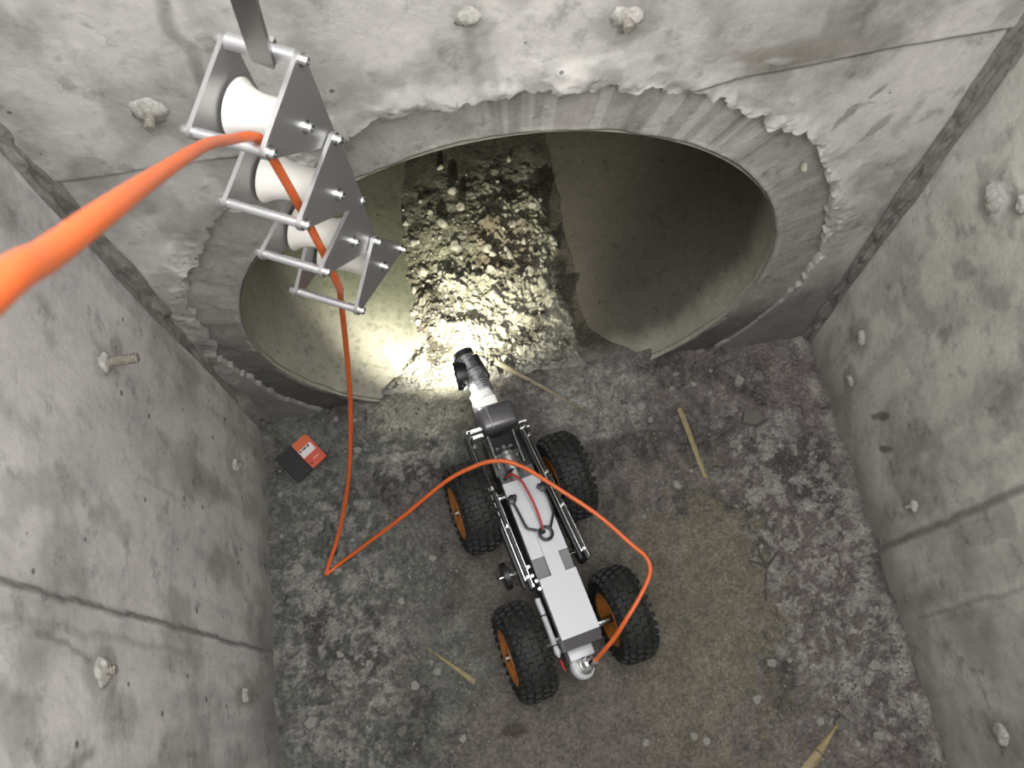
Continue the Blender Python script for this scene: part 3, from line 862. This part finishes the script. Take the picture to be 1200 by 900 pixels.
for i, (p, q) in enumerate(pts_):
    a = Vector(pts_[max(i - 1, 0)]); c2 = Vector(pts_[min(i + 1, len(pts_) - 1)])
    tg = (c2 - a).normalized(); nn = Vector((-tg.y, tg.x))
    wk = hw if i < 5 else hw * (1 - .8 * (i - 4) / (len(pts_) - 5))
    for sw, sn in ((-1, -1), (1, -1), (1, 1), (-1, 1)):
        pp = Vector((p, q)) + nn * sn * tk
        V.append(td * pp.x + up_d * pp.y + wd * sw * wk)
for i in range(len(pts_) - 1):
    for k in range(4):
        Fc.append((i * 4 + k, i * 4 + (k + 1) % 4, (i + 1) * 4 + (k + 1) % 4, (i + 1) * 4 + k))
Fc += [(3, 2, 1, 0), tuple(range(len(V) - 4, len(V)))]
b.add(V, Fc); b.build('hook_bar', simple('brushed_dark_steel', (.14, .135, .13), .38, .85), hook)

# ------------------------------------------------------------------ crawler
BASE = RO + RM @ Vector((0, 0, -.09))
bot = empty('pipe_crawler', BASE)
bot.rotation_euler = RM.to_euler()
tag(bot, 'four-wheeled pipe inspection crawler with black knobbly tyres and silver cover, lamp lit', 'robot')
# wheels
WR, WW, HT, WB = .093, .066, .103, .148
def wheel_meshes():
    b = MB()
    prof = []
    hw_ = WW / 2
    for a, r in ((-.95, .050), (-1.0, .058), (-.98, .070), (-.88, .080), (-.68, .0865), (-.35, .089), (0, .0895), (.35, .089), (.68, .0865), (.88, .080), (.98, .070), (1.0, .058), (.95, .050)):
        prof.append((a * hw_, r))
    b.lathe((0, 0, 0), (1, 0, 0), prof, 48, cap=False)
    b.lathe((-hw_ * .95, 0, 0), (1, 0, 0), [(0, .050), (.010, .046), (hw_ * 1.9 - .010, .046), (hw_ * 1.9, .050)], 48, cap=False)
    tyre = b.mesh('tyre', 60)
    k_ = MB(); n = 30
    def knob(t, x, r, sx_, st_2, h, lean):
        c_, s_ = math.cos(t), math.sin(t)
        rad_ = Vector((0, c_, s_)); tan_ = Vector((0, -s_, c_)); axx = Vector((1, 0, 0))
        up_ = (rad_ + axx * lean).normalized(); ac = (axx - up_ * axx.dot(up_)).normalized()
        c0 = rad_ * r + axx * x; vs = []
        for hgt, k in ((-.003, 1.12), (h, .82)):
            for q1, q2 in ((-1, -1), (1, -1), (1, 1), (-1, 1)):
                vs.append(c0 + up_ * hgt + ac * (q1 * sx_ * k) + tan_ * (q2 * st_2 * k))
        k_.add(vs, [(3, 2, 1, 0), (4, 5, 6, 7)] + [(i, (i + 1) % 4, 4 + (i + 1) % 4, 4 + i) for i in range(4)])
    for i in range(n):
        t = 2 * math.pi * i / n; t2 = t + math.pi / n
        knob(t, -.0085, .0885, .0058, .0052, .0055, 0); knob(t2, .0085, .0885, .0058, .0052, .0055, 0)
        knob(t2, -.0215, .0865, .0050, .0048, .0062, -.35); knob(t, .0215, .0865, .0050, .0048, .0062, .35)
        knob(t, -.0300, .0800, .0042, .0040, .0062, -1.1); knob(t2, .0300, .0800, .0042, .0040, .0062, 1.1)
    tread = k_.mesh('tread_knobs', 20)
    b = MB()                                                       # rim, outside towards -x
    b.lathe((0, 0, 0), (-1, 0, 0), [(.012, .012), (.031, .014), (.031, .020), (.020, .026), (.018, .040), (.028, .0455), (.033, .0505), (.034, .053), (.032, .055), (.024, .0505), (-.026, .0505), (-.031, .054), (-.033, .053), (-.032, .0505), (-.020, .042), (-.014, .026), (-.014, .012)], 40, cap=False)
    for i in range(5):                                             # ribs of the rim face
        t = 2 * math.pi * i / 5
        q = Matrix.Rotation(t, 3, 'X')
        b.box(q @ Vector((-.026, 0, .033)), (.008, .007, .022), q, .0015, 1)
    rim = b.mesh('rim', 35)
    b = MB(); b.lathe((-.010, 0, 0), (-1, 0, 0), [(0, .014), (.018, .014), (.020, .012), (.020, .007), (.027, .007), (.028, .005)], 20)
    hub = b.mesh('hub_nut', 35)
    return tyre, tread, rim, hub
tyre_m, tread_m, rim_m, hub_m = wheel_meshes()
tyre_m.materials.append(M_RUB); tread_m.materials.append(M_RUB); rim_m.materials.append(M_ORANGE); hub_m.materials.append(M_BARE)
for sx_ in (-1, 1):
    for sy_ in (1, -1):
        wroot = empty('wheel', (sx_ * HT, sy_ * WB, .09), bot)
        wroot.rotation_euler = (rng.uniform(0, 3), 0, 0) if sx_ < 0 else (rng.uniform(0, 3), 0, math.pi)
        link_mesh('tyre', tyre_m, None, wroot)
        tag(link_mesh('tread_knobs', tread_m, None, wroot), kind='stuff')
        tag(link_mesh('rim', rim_m, None, wroot), 'orange rim')
        link_mesh('hub_nut', hub_m, None, wroot)
        b = MB(); b.cyl((sx_ * .030, sy_ * WB, .09), (sx_ * (HT - .012), sy_ * WB, .09), .009, 20, .001); b.build('axle', M_BARE, bot)
# body
b = MB(); b.box((0, .005, .090), (.070, .345, .074), None, .005); b.build('chassis', M_BLACK, bot)
def prism_x(x0, x1, prof):      # prof: (y, z)
    return MB().prism([(x0, y, z) for y, z in prof], (x1 - x0, 0, 0))
prism_x(-.038, .038, [(-.176, .100), (-.176, .134), (-.158, .146), (-.040, .146), (-.040, .127), (-.150, .127), (-.150, .100)]).build('rear_cover', M_COVER, bot, ang=20)
prism_x(-.0375, .0375, [(-.1785, .1305), (-.1778, .1355), (-.1592, .1478), (-.1580, .1462)]).build('cover_bevel', M_GUN, bot, ang=20)
prism_x(-.012, .017, [(-.041, .128), (-.041, .1462), (.058, .1452), (.060, .128)]).build('cover_tongue', M_COVER, bot, ang=20)
for x0, x1 in ((-.038, -.0125), (.0175, .038)):
    prism_x(x0, x1, [(-.0395, .124), (-.0395, .1365), (-.0005, .1405), (-.0005, .124)]).build('recess_ramp', M_GREY, bot, ang=20)  # ramps of the cover's metal, their dark reflection put into the colour
prism_x(-.0375, .0375, [(.0, .127), (.0, .1425), (.160, .1415), (.160, .127)]).build('front_cover', M_COVER, bot, ang=20)
prism_x(-.036, .036, [(.1605, .110), (.1605, .136), (.186, .130), (.186, .110)]).build('front_step', M_GREY, bot, ang=20)  # shaded front of the cover, its shade put into the grey
b = MB(); b.lathe((-.004, .160, .128), (0, 1, 0), [(0, .012), (.002, .015), (.055, .015), (.058, .012), (.066, .012), (.067, .006)], 24); b.build('lift_motor', M_PLATE, bot)
b = MB(); b.box((.001, .225, .100), (.082, .085, .040), None, .004); b.build('front_frame', M_BLACK, bot)
b = MB(); b.box((.001, .225, .124), (.060, .012, .014), None, .002); b.build('cross_bracket', M_BLACK, bot)
for x, y in ((-.018, .238), (-.004, .24), (.010, .238), (-.02, .215), (.016, .215), (-.004, .228)):
    b = MB(); b.lathe((x, y, .119), (0, 0, 1), [(0, .0048), (.006, .0048), (.007, .004), (.007, .002)], 12); b.build('screw', M_BARE, bot)
for x in (-.030, .024):
    b = MB(); b.cyl((x, .195, .131), (x + .001, .268, .133), .0028, 10); b.build('guide_pin', M_BARE, bot)
# lift arms: two black bars with bright rods either side
for s_, f_, r_ in ((-1, (-.064, .285), (-.056, -.052)), (1, (.049, .272), (.068, -.034))):
    d = Vector((r_[0] - f_[0], r_[1] - f_[1], 0)); ln_ = d.length; ang_ = math.atan2(-d.x, d.y) if d.y > 0 else math.atan2(d.x, -d.y)
    q = Matrix.Rotation(math.atan2(d.y, d.x) - math.pi / 2, 3, 'Z')
    mid = Vector(((f_[0] + r_[0]) / 2, (f_[1] + r_[1]) / 2, .137))
    b = MB(); b.box(mid, (.0060, ln_, .016), q, .0012, 1); b.build('lift_arm', M_BLACK, bot)
    b = MB(); b.box(mid + q @ Vector((.011, 0, -.006)), (.0060, ln_ * .96, .016), q, .0012, 1); b.build('lift_arm', M_BLACK, bot)
    b = MB(); b.cyl(mid + q @ Vector((.0055, ln_ * .44, .004)), mid + q @ Vector((.0055, -ln_ * .46, .004)), .0022, 10); b.build('bright_rod', M_BARE, bot)
    b = MB(); b.cyl(mid + q @ Vector((-.0055, ln_ * .48, 0)), mid + q @ Vector((-.0055, -ln_ * .1, 0)), .0018, 10); b.build('bright_rod', M_BARE, bot)
    for yy in (.43, .12, -.12, -.40, -.47):
        b = MB(); c0 = mid + q @ Vector((0, ln_ * yy, .008)); b.lathe(c0, (0, 0, 1), [(0, .0042), (.004, .0042), (.005, .003)], 12); b.build('screw', M_BARE, bot)
for x0, x1, y in ((-.070, -.036, .286), (-.068, -.038, .272), (.040, .058, .276), (.038, .060, .262)):
    b = MB(); b.cyl((x0, y, .137), (x1, y, .137), .0048, 14, .0008); b.build('pivot_pin', M_BARE, bot)
# lifting handle (a bent bar with a ring) and its pivots
zt = .153
lp = catmull([(-.0335, .121, zt), (-.0300, .098, zt), (-.0270, .070, zt), (-.0245, .059, zt), (-.017, .054, zt), (-.007, .049, zt)], 6)
rp = catmull([(.0335, .126, zt), (.0365, .105, zt), (.0360, .080, zt), (.034, .070, zt), (.026, .057, zt), (.019, .047, zt)], 6)
hd = MB().tube(lp, .0026, 8).build('lift_handle', M_BLACK, bot)
MB().tube(rp, .0026, 8).build('handle_arm', M_BLACK, hd)
ringp = [(.006 + .0125 * math.cos(t), .038 + .0125 * math.sin(t), zt + .001) for t in np.linspace(0, 2 * math.pi, 28, endpoint=False)]
MB().tube(ringp, .0032, 8, closed=True).build('handle_ring', M_BLACK, hd)
MB().lathe((.0015, .049, zt), (.1, -1, 0), [(0, .004), (.008, .0045), (.010, .003)], 12).build('ring_clip', M_BLACK, hd)
for x, y in ((-.033, .122), (.034, .127)):
    b = MB(); b.lathe((x, y, .142), (0, 0, 1), [(0, .006), (.008, .006), (.009, .009), (.015, .009), (.0165, .006)], 16)
    b.lathe((x + math.copysign(.007, -x), y + .004, .148), (0, 0, 1), [(0, .004), (.010, .004), (.011, .002)], 12)
    b.build('wing_knob', M_BLACK, bot)
lan = catmull([(-.024, .172, .140), (-.016, .170, .158), (-.005, .150, .166), (.001, .120, .164), (.004, .090, .160), (.004, .065, .157), (.003, .046, .155)], 8)
MB().tube(lan, .0026, 8).build('lanyard', M_LAN, bot)
b = MB().tube(catmull([(-.030, .168, .136), (-.018, .178, .142), (-.006, .183, .140), (.006, .180, .138)], 6), .0035, 8); b.build('black_strap', M_BLACK, bot)
# side gear wheels and the bright gas strut
for x in (-.086, .070):
    b = MB(); b.lathe((x - .006, -.003, .085), (1, 0, 0), [(0, .020), (.001, .027), (.011, .027), (.012, .020)], 28)
    g_ = b.build('gear_disc', M_BLACK, bot)
    b = MB(); b.cyl((x - .014 * (1 if x < 0 else -1), -.003, .085), (x + .05 * (1 if x < 0 else -1), -.003, .085), .005, 14, .001); b.build('disc_pin', M_BARE, g_)
b = MB(); b.lathe((-.049, -.068, .118), (.0, -1, 0), [(0, .0058), (.098, .0058), (.100, .0066), (.106, .0066), (.114, .0018)], 18); b.build('gas_strut', M_COVER, bot)
for yy in (-.10, -.158):
    b = MB(); b.lathe((-.049, yy, .118), (0, -1, 0), [(0, .0068), (.003, .0068)], 18); b.build('strut_clip', M_BLACK, bot)
b = MB(); b.tube([(-.047, -.186, .108), (-.046, -.196, .104), (-.044, -.206, .100)], .0022, 8); b.build('red_pin', M_LAN, bot)
for x, y, z in ((-.048, -.010, .140), (-.047, -.028, .138), (-.043, -.040, .138), (-.052, -.045, .136), (-.042, -.055, .136)):
    b = MB(); b.lathe((x, y, z), (0, 0, 1), [(0, .004), (.005, .004), (.006, .003)], 12); b.build('screw', M_BARE, bot)
# rear connector
b = MB(); b.box((-.004, -.186, .085), (.050, .022, .040), None, .003); b.build('connector_block', M_COVER, bot)
cd = Vector((.36, -.06, .90)).normalized(); co_ = Vector((-.010, -.208, .082))
b = MB(); b.lathe(co_, cd, [(0, .021), (.002, .0255), (.010, .0255), (.012, .024), (.012, .019)], 32); b.build('connector_flange', M_COVER, bot)
b = MB(); b.lathe(co_ + cd * .012, cd, [(0, .0185), (.004, .0185), (.005, .0150), (.010, .0150), (.011, .0120), (.022, .0115), (.023, .009)], 32); b.build('connector_nut', M_BARE, bot)
b = MB(); b.lathe(co_ + cd * .034, cd, [(0, .008), (.008, .0095), (.014, .0095), (.020, .006)], 20); b.build('cable_gland', M_BARE, bot)
GL = BASE + RM @ (co_ + cd * .050)
# front: lift housing, neck, pan-tilt camera head
b = MB(); b.box((.003, .302, .128), (.080, .056, .052), None, .012, 4); b.build('lift_housing', M_GUN, bot)
b = MB(); b.box((-.016, .3005, .1545), (.003, .050, .0015), None, 0); b.build('housing_seam', M_PLATE, bot)
b = MB(); b.box((-.010, .338, .132), (.050, .024, .036), None, .006, 3); b.lathe((-.010, .345, .134), (-.12, 1, 0), [(0, .024), (.018, .024), (.020, .021)], 28); nk = b.build('neck', M_WHITE, bot)
hd_root = empty('camera_head', (-.006, .366, .142), bot)
hdir = Vector((-.16, 1, .04)).normalized()
def hp(t): return hdir * t
prof = []
for i in range(6): prof += [(i * .0058, .0235), (i * .0058 + .0034, .0235), (i * .0058 + .0034, .0165), (i * .0058 + .0058, .0165)]
b = MB(); b.lathe(hp(-.004), hdir, prof, 36); b.build('cooling_fins', M_ALU, hd_root)
b = MB(); b.lathe(hp(.031), hdir, [(0, .020), (.004, .0235), (.014, .0235), (.018, .019)], 36); b.build('pan_collar', M_ALU, hd_root)
prof = []
for i in range(6): prof += [(.050 + i * .0055, .0215), (.050 + i * .0055 + .003, .0215), (.050 + i * .0055 + .003, .0150), (.050 + i * .0055 + .0055, .0150)]
b = MB(); b.lathe(hp(0), hdir, prof, 36); b.build('cooling_fins', M_ALU, hd_root)
b = MB(); b.lathe(hp(.083), hdir, [(0, .024), (.009, .0245), (.011, .022)], 36); b.build('end_cap', M_BLACK, hd_root)
b = MB(); b.box(hp(.048) + Vector((.021, 0, 0)), (.012, .060, .034), Matrix.Rotation(.16, 3, 'Z'), .004, 2); b.build('tilt_bracket', M_BLACK, hd_root)
fd = Vector((-.93, .12, -.14)).normalized()                           # way the camera looks
b = MB(); b.lathe(hp(.044) + fd * .010, fd, [(0, .026), (.018, .031), (.024, .031), (.027, .029)], 40); b.build('camera_housing', M_BLACK, hd_root)
b = MB(); b.lathe(hp(.044) + fd * .0372, fd, [(0, .011), (.0012, .011)], 28); b.build('lens_window', M_GLASS, hd_root)
u_, w_, _ = basis(fd)
for i in range(8):
    t = 2 * math.pi * i / 8 + .2
    b = MB(); b.lathe(hp(.044) + fd * .0372 + (u_ * math.cos(t) + w_ * math.sin(t)) * .020, fd, [(0, .0045), (.0015, .0042)], 12); b.build('led_lamp', M_LED, hd_root)
# the lamp's own light: a wide flood thrown ahead into the pipe, and an added fill imitating its spill on the neck
LP = BASE + RM @ (Vector((-.006, .366, .142)) + hp(.070) + fd * .046)
ld = bpy.data.lights.new('head_lamp', 'SPOT'); ld.energy = 25; ld.color = (1, .97, .80); ld.spot_size = R(152); ld.spot_blend = 1.0; ld.shadow_soft_size = .010
lo = bpy.data.objects.new('head_lamp', ld); COL.objects.link(lo); lo.location = LP
lo.rotation_euler = Vector((.12, 1, -.42)).to_track_quat('-Z', 'Y').to_euler()
nd = (Vector((-.012, .342, .136)) - Vector((-.041, .376, .156))).normalized()
b = MB(); b.lathe(Vector((-.041, .376, .156)) - Vector(hd_root.location) - nd * .012, nd, [(0, .007), (.010, .007), (.011, .006)], 16); rl_ = b.build('neck_fill_holder', M_BLACK, hd_root)  # invented holder for the added neck fill
b = MB(); b.lathe(Vector((-.041, .376, .156)) - Vector(hd_root.location) - nd * .001, nd, [(0, .005), (.001, .0045)], 14); b.build('led_lamp', M_LED, hd_root)  # added LED disc, gives the neck fill a source
NP = BASE + RM @ (Vector((-.041, .376, .156)) + nd * .004)
ld2 = bpy.data.lights.new('neck_fill', 'SPOT'); ld2.energy = .45; ld2.color = (1, .98, .90); ld2.spot_size = R(120); ld2.spot_blend = .4; ld2.shadow_soft_size = .006  # added fill light that brightens the neck
lo2 = bpy.data.objects.new('neck_fill', ld2); COL.objects.link(lo2); lo2.location = NP
lo2.rotation_euler = ((BASE + RM @ Vector((-.012, .345, .14))) - NP).to_track_quat('-Z', 'Y').to_euler()

# ------------------------------------------------------------------ orange tether cable
cable_pts = [(.405, -.66, 1.64), (.404, -.604, 1.597), (.398, -.579, 1.570), (.391, -.532, 1.524), (.364, -.436, 1.421), (.341, -.316, 1.296), (.3345, -.250, 1.222),
             (.3440, -.2225, 1.190), (.3475, -.2165, 1.172), (.3490, -.2125, 1.128), (.3500, -.2085, 1.082), (.3506, -.2065, 1.0498), (.3515, -.2055, .9988), (.3520, -.2040, .9664),
             (.3515, -.203, .909), (.347, -.188, .860), (.336, -.155, .80), (.306, -.137, .62), (.276, -.148, .45), (.242, -.185, .30), (.202, -.23, .16), (.159, -.287, .062)]
floor_pts = [(.124, -.338, .014), (.115, -.354, .008), (.121, -.352, .010), (.140, -.341, .014), (0.2124, -0.3156, 0.0500), (0.2959, -0.2906, 0.1150), (0.3946, -0.2551, 0.1900), (0.4486, -0.2430, 0.2180), (0.4993, -0.2404, 0.2320), (.545, -.259, .235),
             (.602, -.309, .235), (.672, -.374, .225), (0.7230, -0.4354, 0.2150), (0.7441, -0.4627, 0.2150), (0.7460, -0.4896, 0.2150), (0.7226, -0.5242, 0.2150), (0.6890, -0.5613, 0.2050), (0.6587, -0.5923, 0.1750)]
fz0 = float(floor_h(.115, -.354))
floor_pts = [(x, y, max(z, float(floor_h(x, y)) + .0045) if z > .02 else float(floor_h(x, y)) + .0048) for x, y, z in floor_pts]
cp_ = catmull(cable_pts + floor_pts + [tuple(GL)], 10)
b = MB().tube(cp_, .0043, 12)
o = b.build('tether_cable', M_CABLE, ang=80)
tag(o, 'long orange cable running over the rollers, down to the floor and into the crawler', 'cable')

# ------------------------------------------------------------------ packet, bamboo, twigs
def fpt(x, y, dz=0.0): return Vector((x, y, float(floor_h(x, y)) + dz))
pk = empty('packet', (.082, -.095, float(floor_h(.082, -.095)) + .013))
tag(pk, 'small flat packet, half black and half red with a white label, by the left wall', 'packet')
e1 = Vector((.045, -.062, 0)).normalized(); e2 = Vector((.080, .034, 0)); e2 = (e2 - e1 * e2.dot(e1)).normalized()
pr = Matrix((e2, -e1, e1.cross(e2))).transposed()
pk.rotation_euler = pr.to_euler()
def slab(name, c, size, mat, parent=pk, bev=.001): return MB().box(c, size, None, bev, 1).build(name, mat, parent)
slab('black_half', (-.021, 0, 0), (.044, .076, .007), M_PK_B)
slab('red_half', (.0215, 0, -.0005), (.041, .074, .006), M_PK_R, bev=.0015)
tag(slab('orange_panel', (.021, .026, .0027), (.039, .021, .0006), M_PK_O, bev=0), 'orange red panel')
wlb = slab('white_label', (.019, .004, .0028), (.034, .021, .0006), M_PK_W, bev=0)
for i, (x0, w0) in enumerate(((.006, .005), (.0125, .003), (.0185, .007), (.027, .006))):
    slab('print_mark', (x0, .0105, .0033), (w0, .0042, .0003), M_PK_B, wlb, 0)
slab('pale_print', (.024, -.021, .0027), (.015, .0028, .0004), simple('packet_pale_print', (.62, .32, .22), .5), bev=0)
b = MB(); b.cyl((.008, -.027, .0020), (.008, -.027, .0031), .0024, 12); b.build('hang_dot', M_PK_B, pk)

def splint(name, a, b_, w0, w1, th_, mat, label, cat, notch=None, lift=(0.002, .002)):
    A, Bv = fpt(*a, lift[0]), fpt(*b_, lift[1]); d = (Bv - A); L = d.length; d.normalize()
    s = d.cross(Vector((0, 0, 1))).normalized(); u = s.cross(d)
    n = 9; V, F = [], []
    for i in range(n):
        t = i / (n - 1); w = w0 + (w1 - w0) * t; cpt = A + d * L * t + u * (.0015 * math.sin(t * 5) )
        if notch and abs(t - notch) < .07: w *= 1.18
        for k in range(5):                                        # bowed section
            q = k / 4 * 2 - 1
            V.append(cpt + s * w * q * .5 + u * (th_ * (1 - q * q) + .001))
        V.append(cpt - u * .001 + s * w * .5); V.append(cpt - u * .001 - s * w * .5)
    m = 7
    for i in range(n - 1):
        for k in range(m):
            F.append((i * m + k, i * m + (k + 1) % m, (i + 1) * m + (k + 1) % m, (i + 1) * m + k))
    F += [tuple(range(m))[::-1], tuple(range((n - 1) * m, n * m))]
    root = MB().add(V, F).build(name, mat, ang=50)
    tag(root, label, cat)
    if notch:
        p = A + d * L * notch + u * (th_ * .9)
        MB().box(p, (.0022, (w0 + (w1 - w0) * notch) * 1.02, th_ * .9), Matrix((d, s, u)).transposed(), 0).build('node_ring', M_TWIG, root)
    return root
splint('bamboo_sliver', (.307, -.536), (.392, -.615), .003, .011, .002, M_BAMB, 'thin pale bamboo sliver left of the left rear wheel', 'bamboo', lift=(.006, .006))
splint('split_bamboo', (1.072, -.800), (.972, -.885), .006, .027, .005, M_BAMB, 'yellowish split bamboo piece with a dark node at the bottom right', 'bamboo', notch=.52)
splint('bamboo_strip', (.922, -.120), (.940, -.285), .012, .010, .002, M_BAMB, 'narrow ochre bamboo strip lying on the floor right of the crawler', 'bamboo', lift=(.008, .006))
splint('bamboo_stick', (.535, .058), (.722, -.090), .015, .004, .004, M_BAMD, 'long brown bamboo stick behind the camera head, tapering to the right', 'bamboo', lift=(.018, .006))
def twig(pts, r0, r1, label, shoots=()):
    P = catmull([fpt(x, y, .003) for x, y in pts], 6); n = len(P)
    o = MB().tube(P, [r0 + (r1 - r0) * i / (n - 1) for i in range(n)], 7).build('twig', M_TWIG)
    tag(o, label, 'twig')
    for q in shoots:
        Q = catmull([fpt(x, y, .004) for x, y in q], 5); m = len(Q)
        MB().tube(Q, [r1 * 1.2 + (r0 * .4 - r1) * i / m for i in range(m)], 6).build('side_shoot', M_TWIG, o)
twig([(1.022, -.480), (1.010, -.51), (1.003, -.535), (.998, -.556)], .0015, .0032, 'dark short twig on the mud right of the crawler', [[(1.018, -.487), (1.0, -.478), (.985, -.47)], [(1.016, -.49), (1.035, -.475), (1.05, -.462)], [(1.018, -.485), (1.01, -.462), (1.012, -.448)]])
twig([(1.075, -.60), (1.095, -.585), (1.11, -.572)], .0018, .0010, 'tiny dark twig near the right wall foot', [[(1.09, -.59), (1.102, -.592)]])
twig([(1.015, -.57), (1.012, -.585), (1.013, -.60)], .0018, .0010, 'tiny dark twig just below the larger twig')
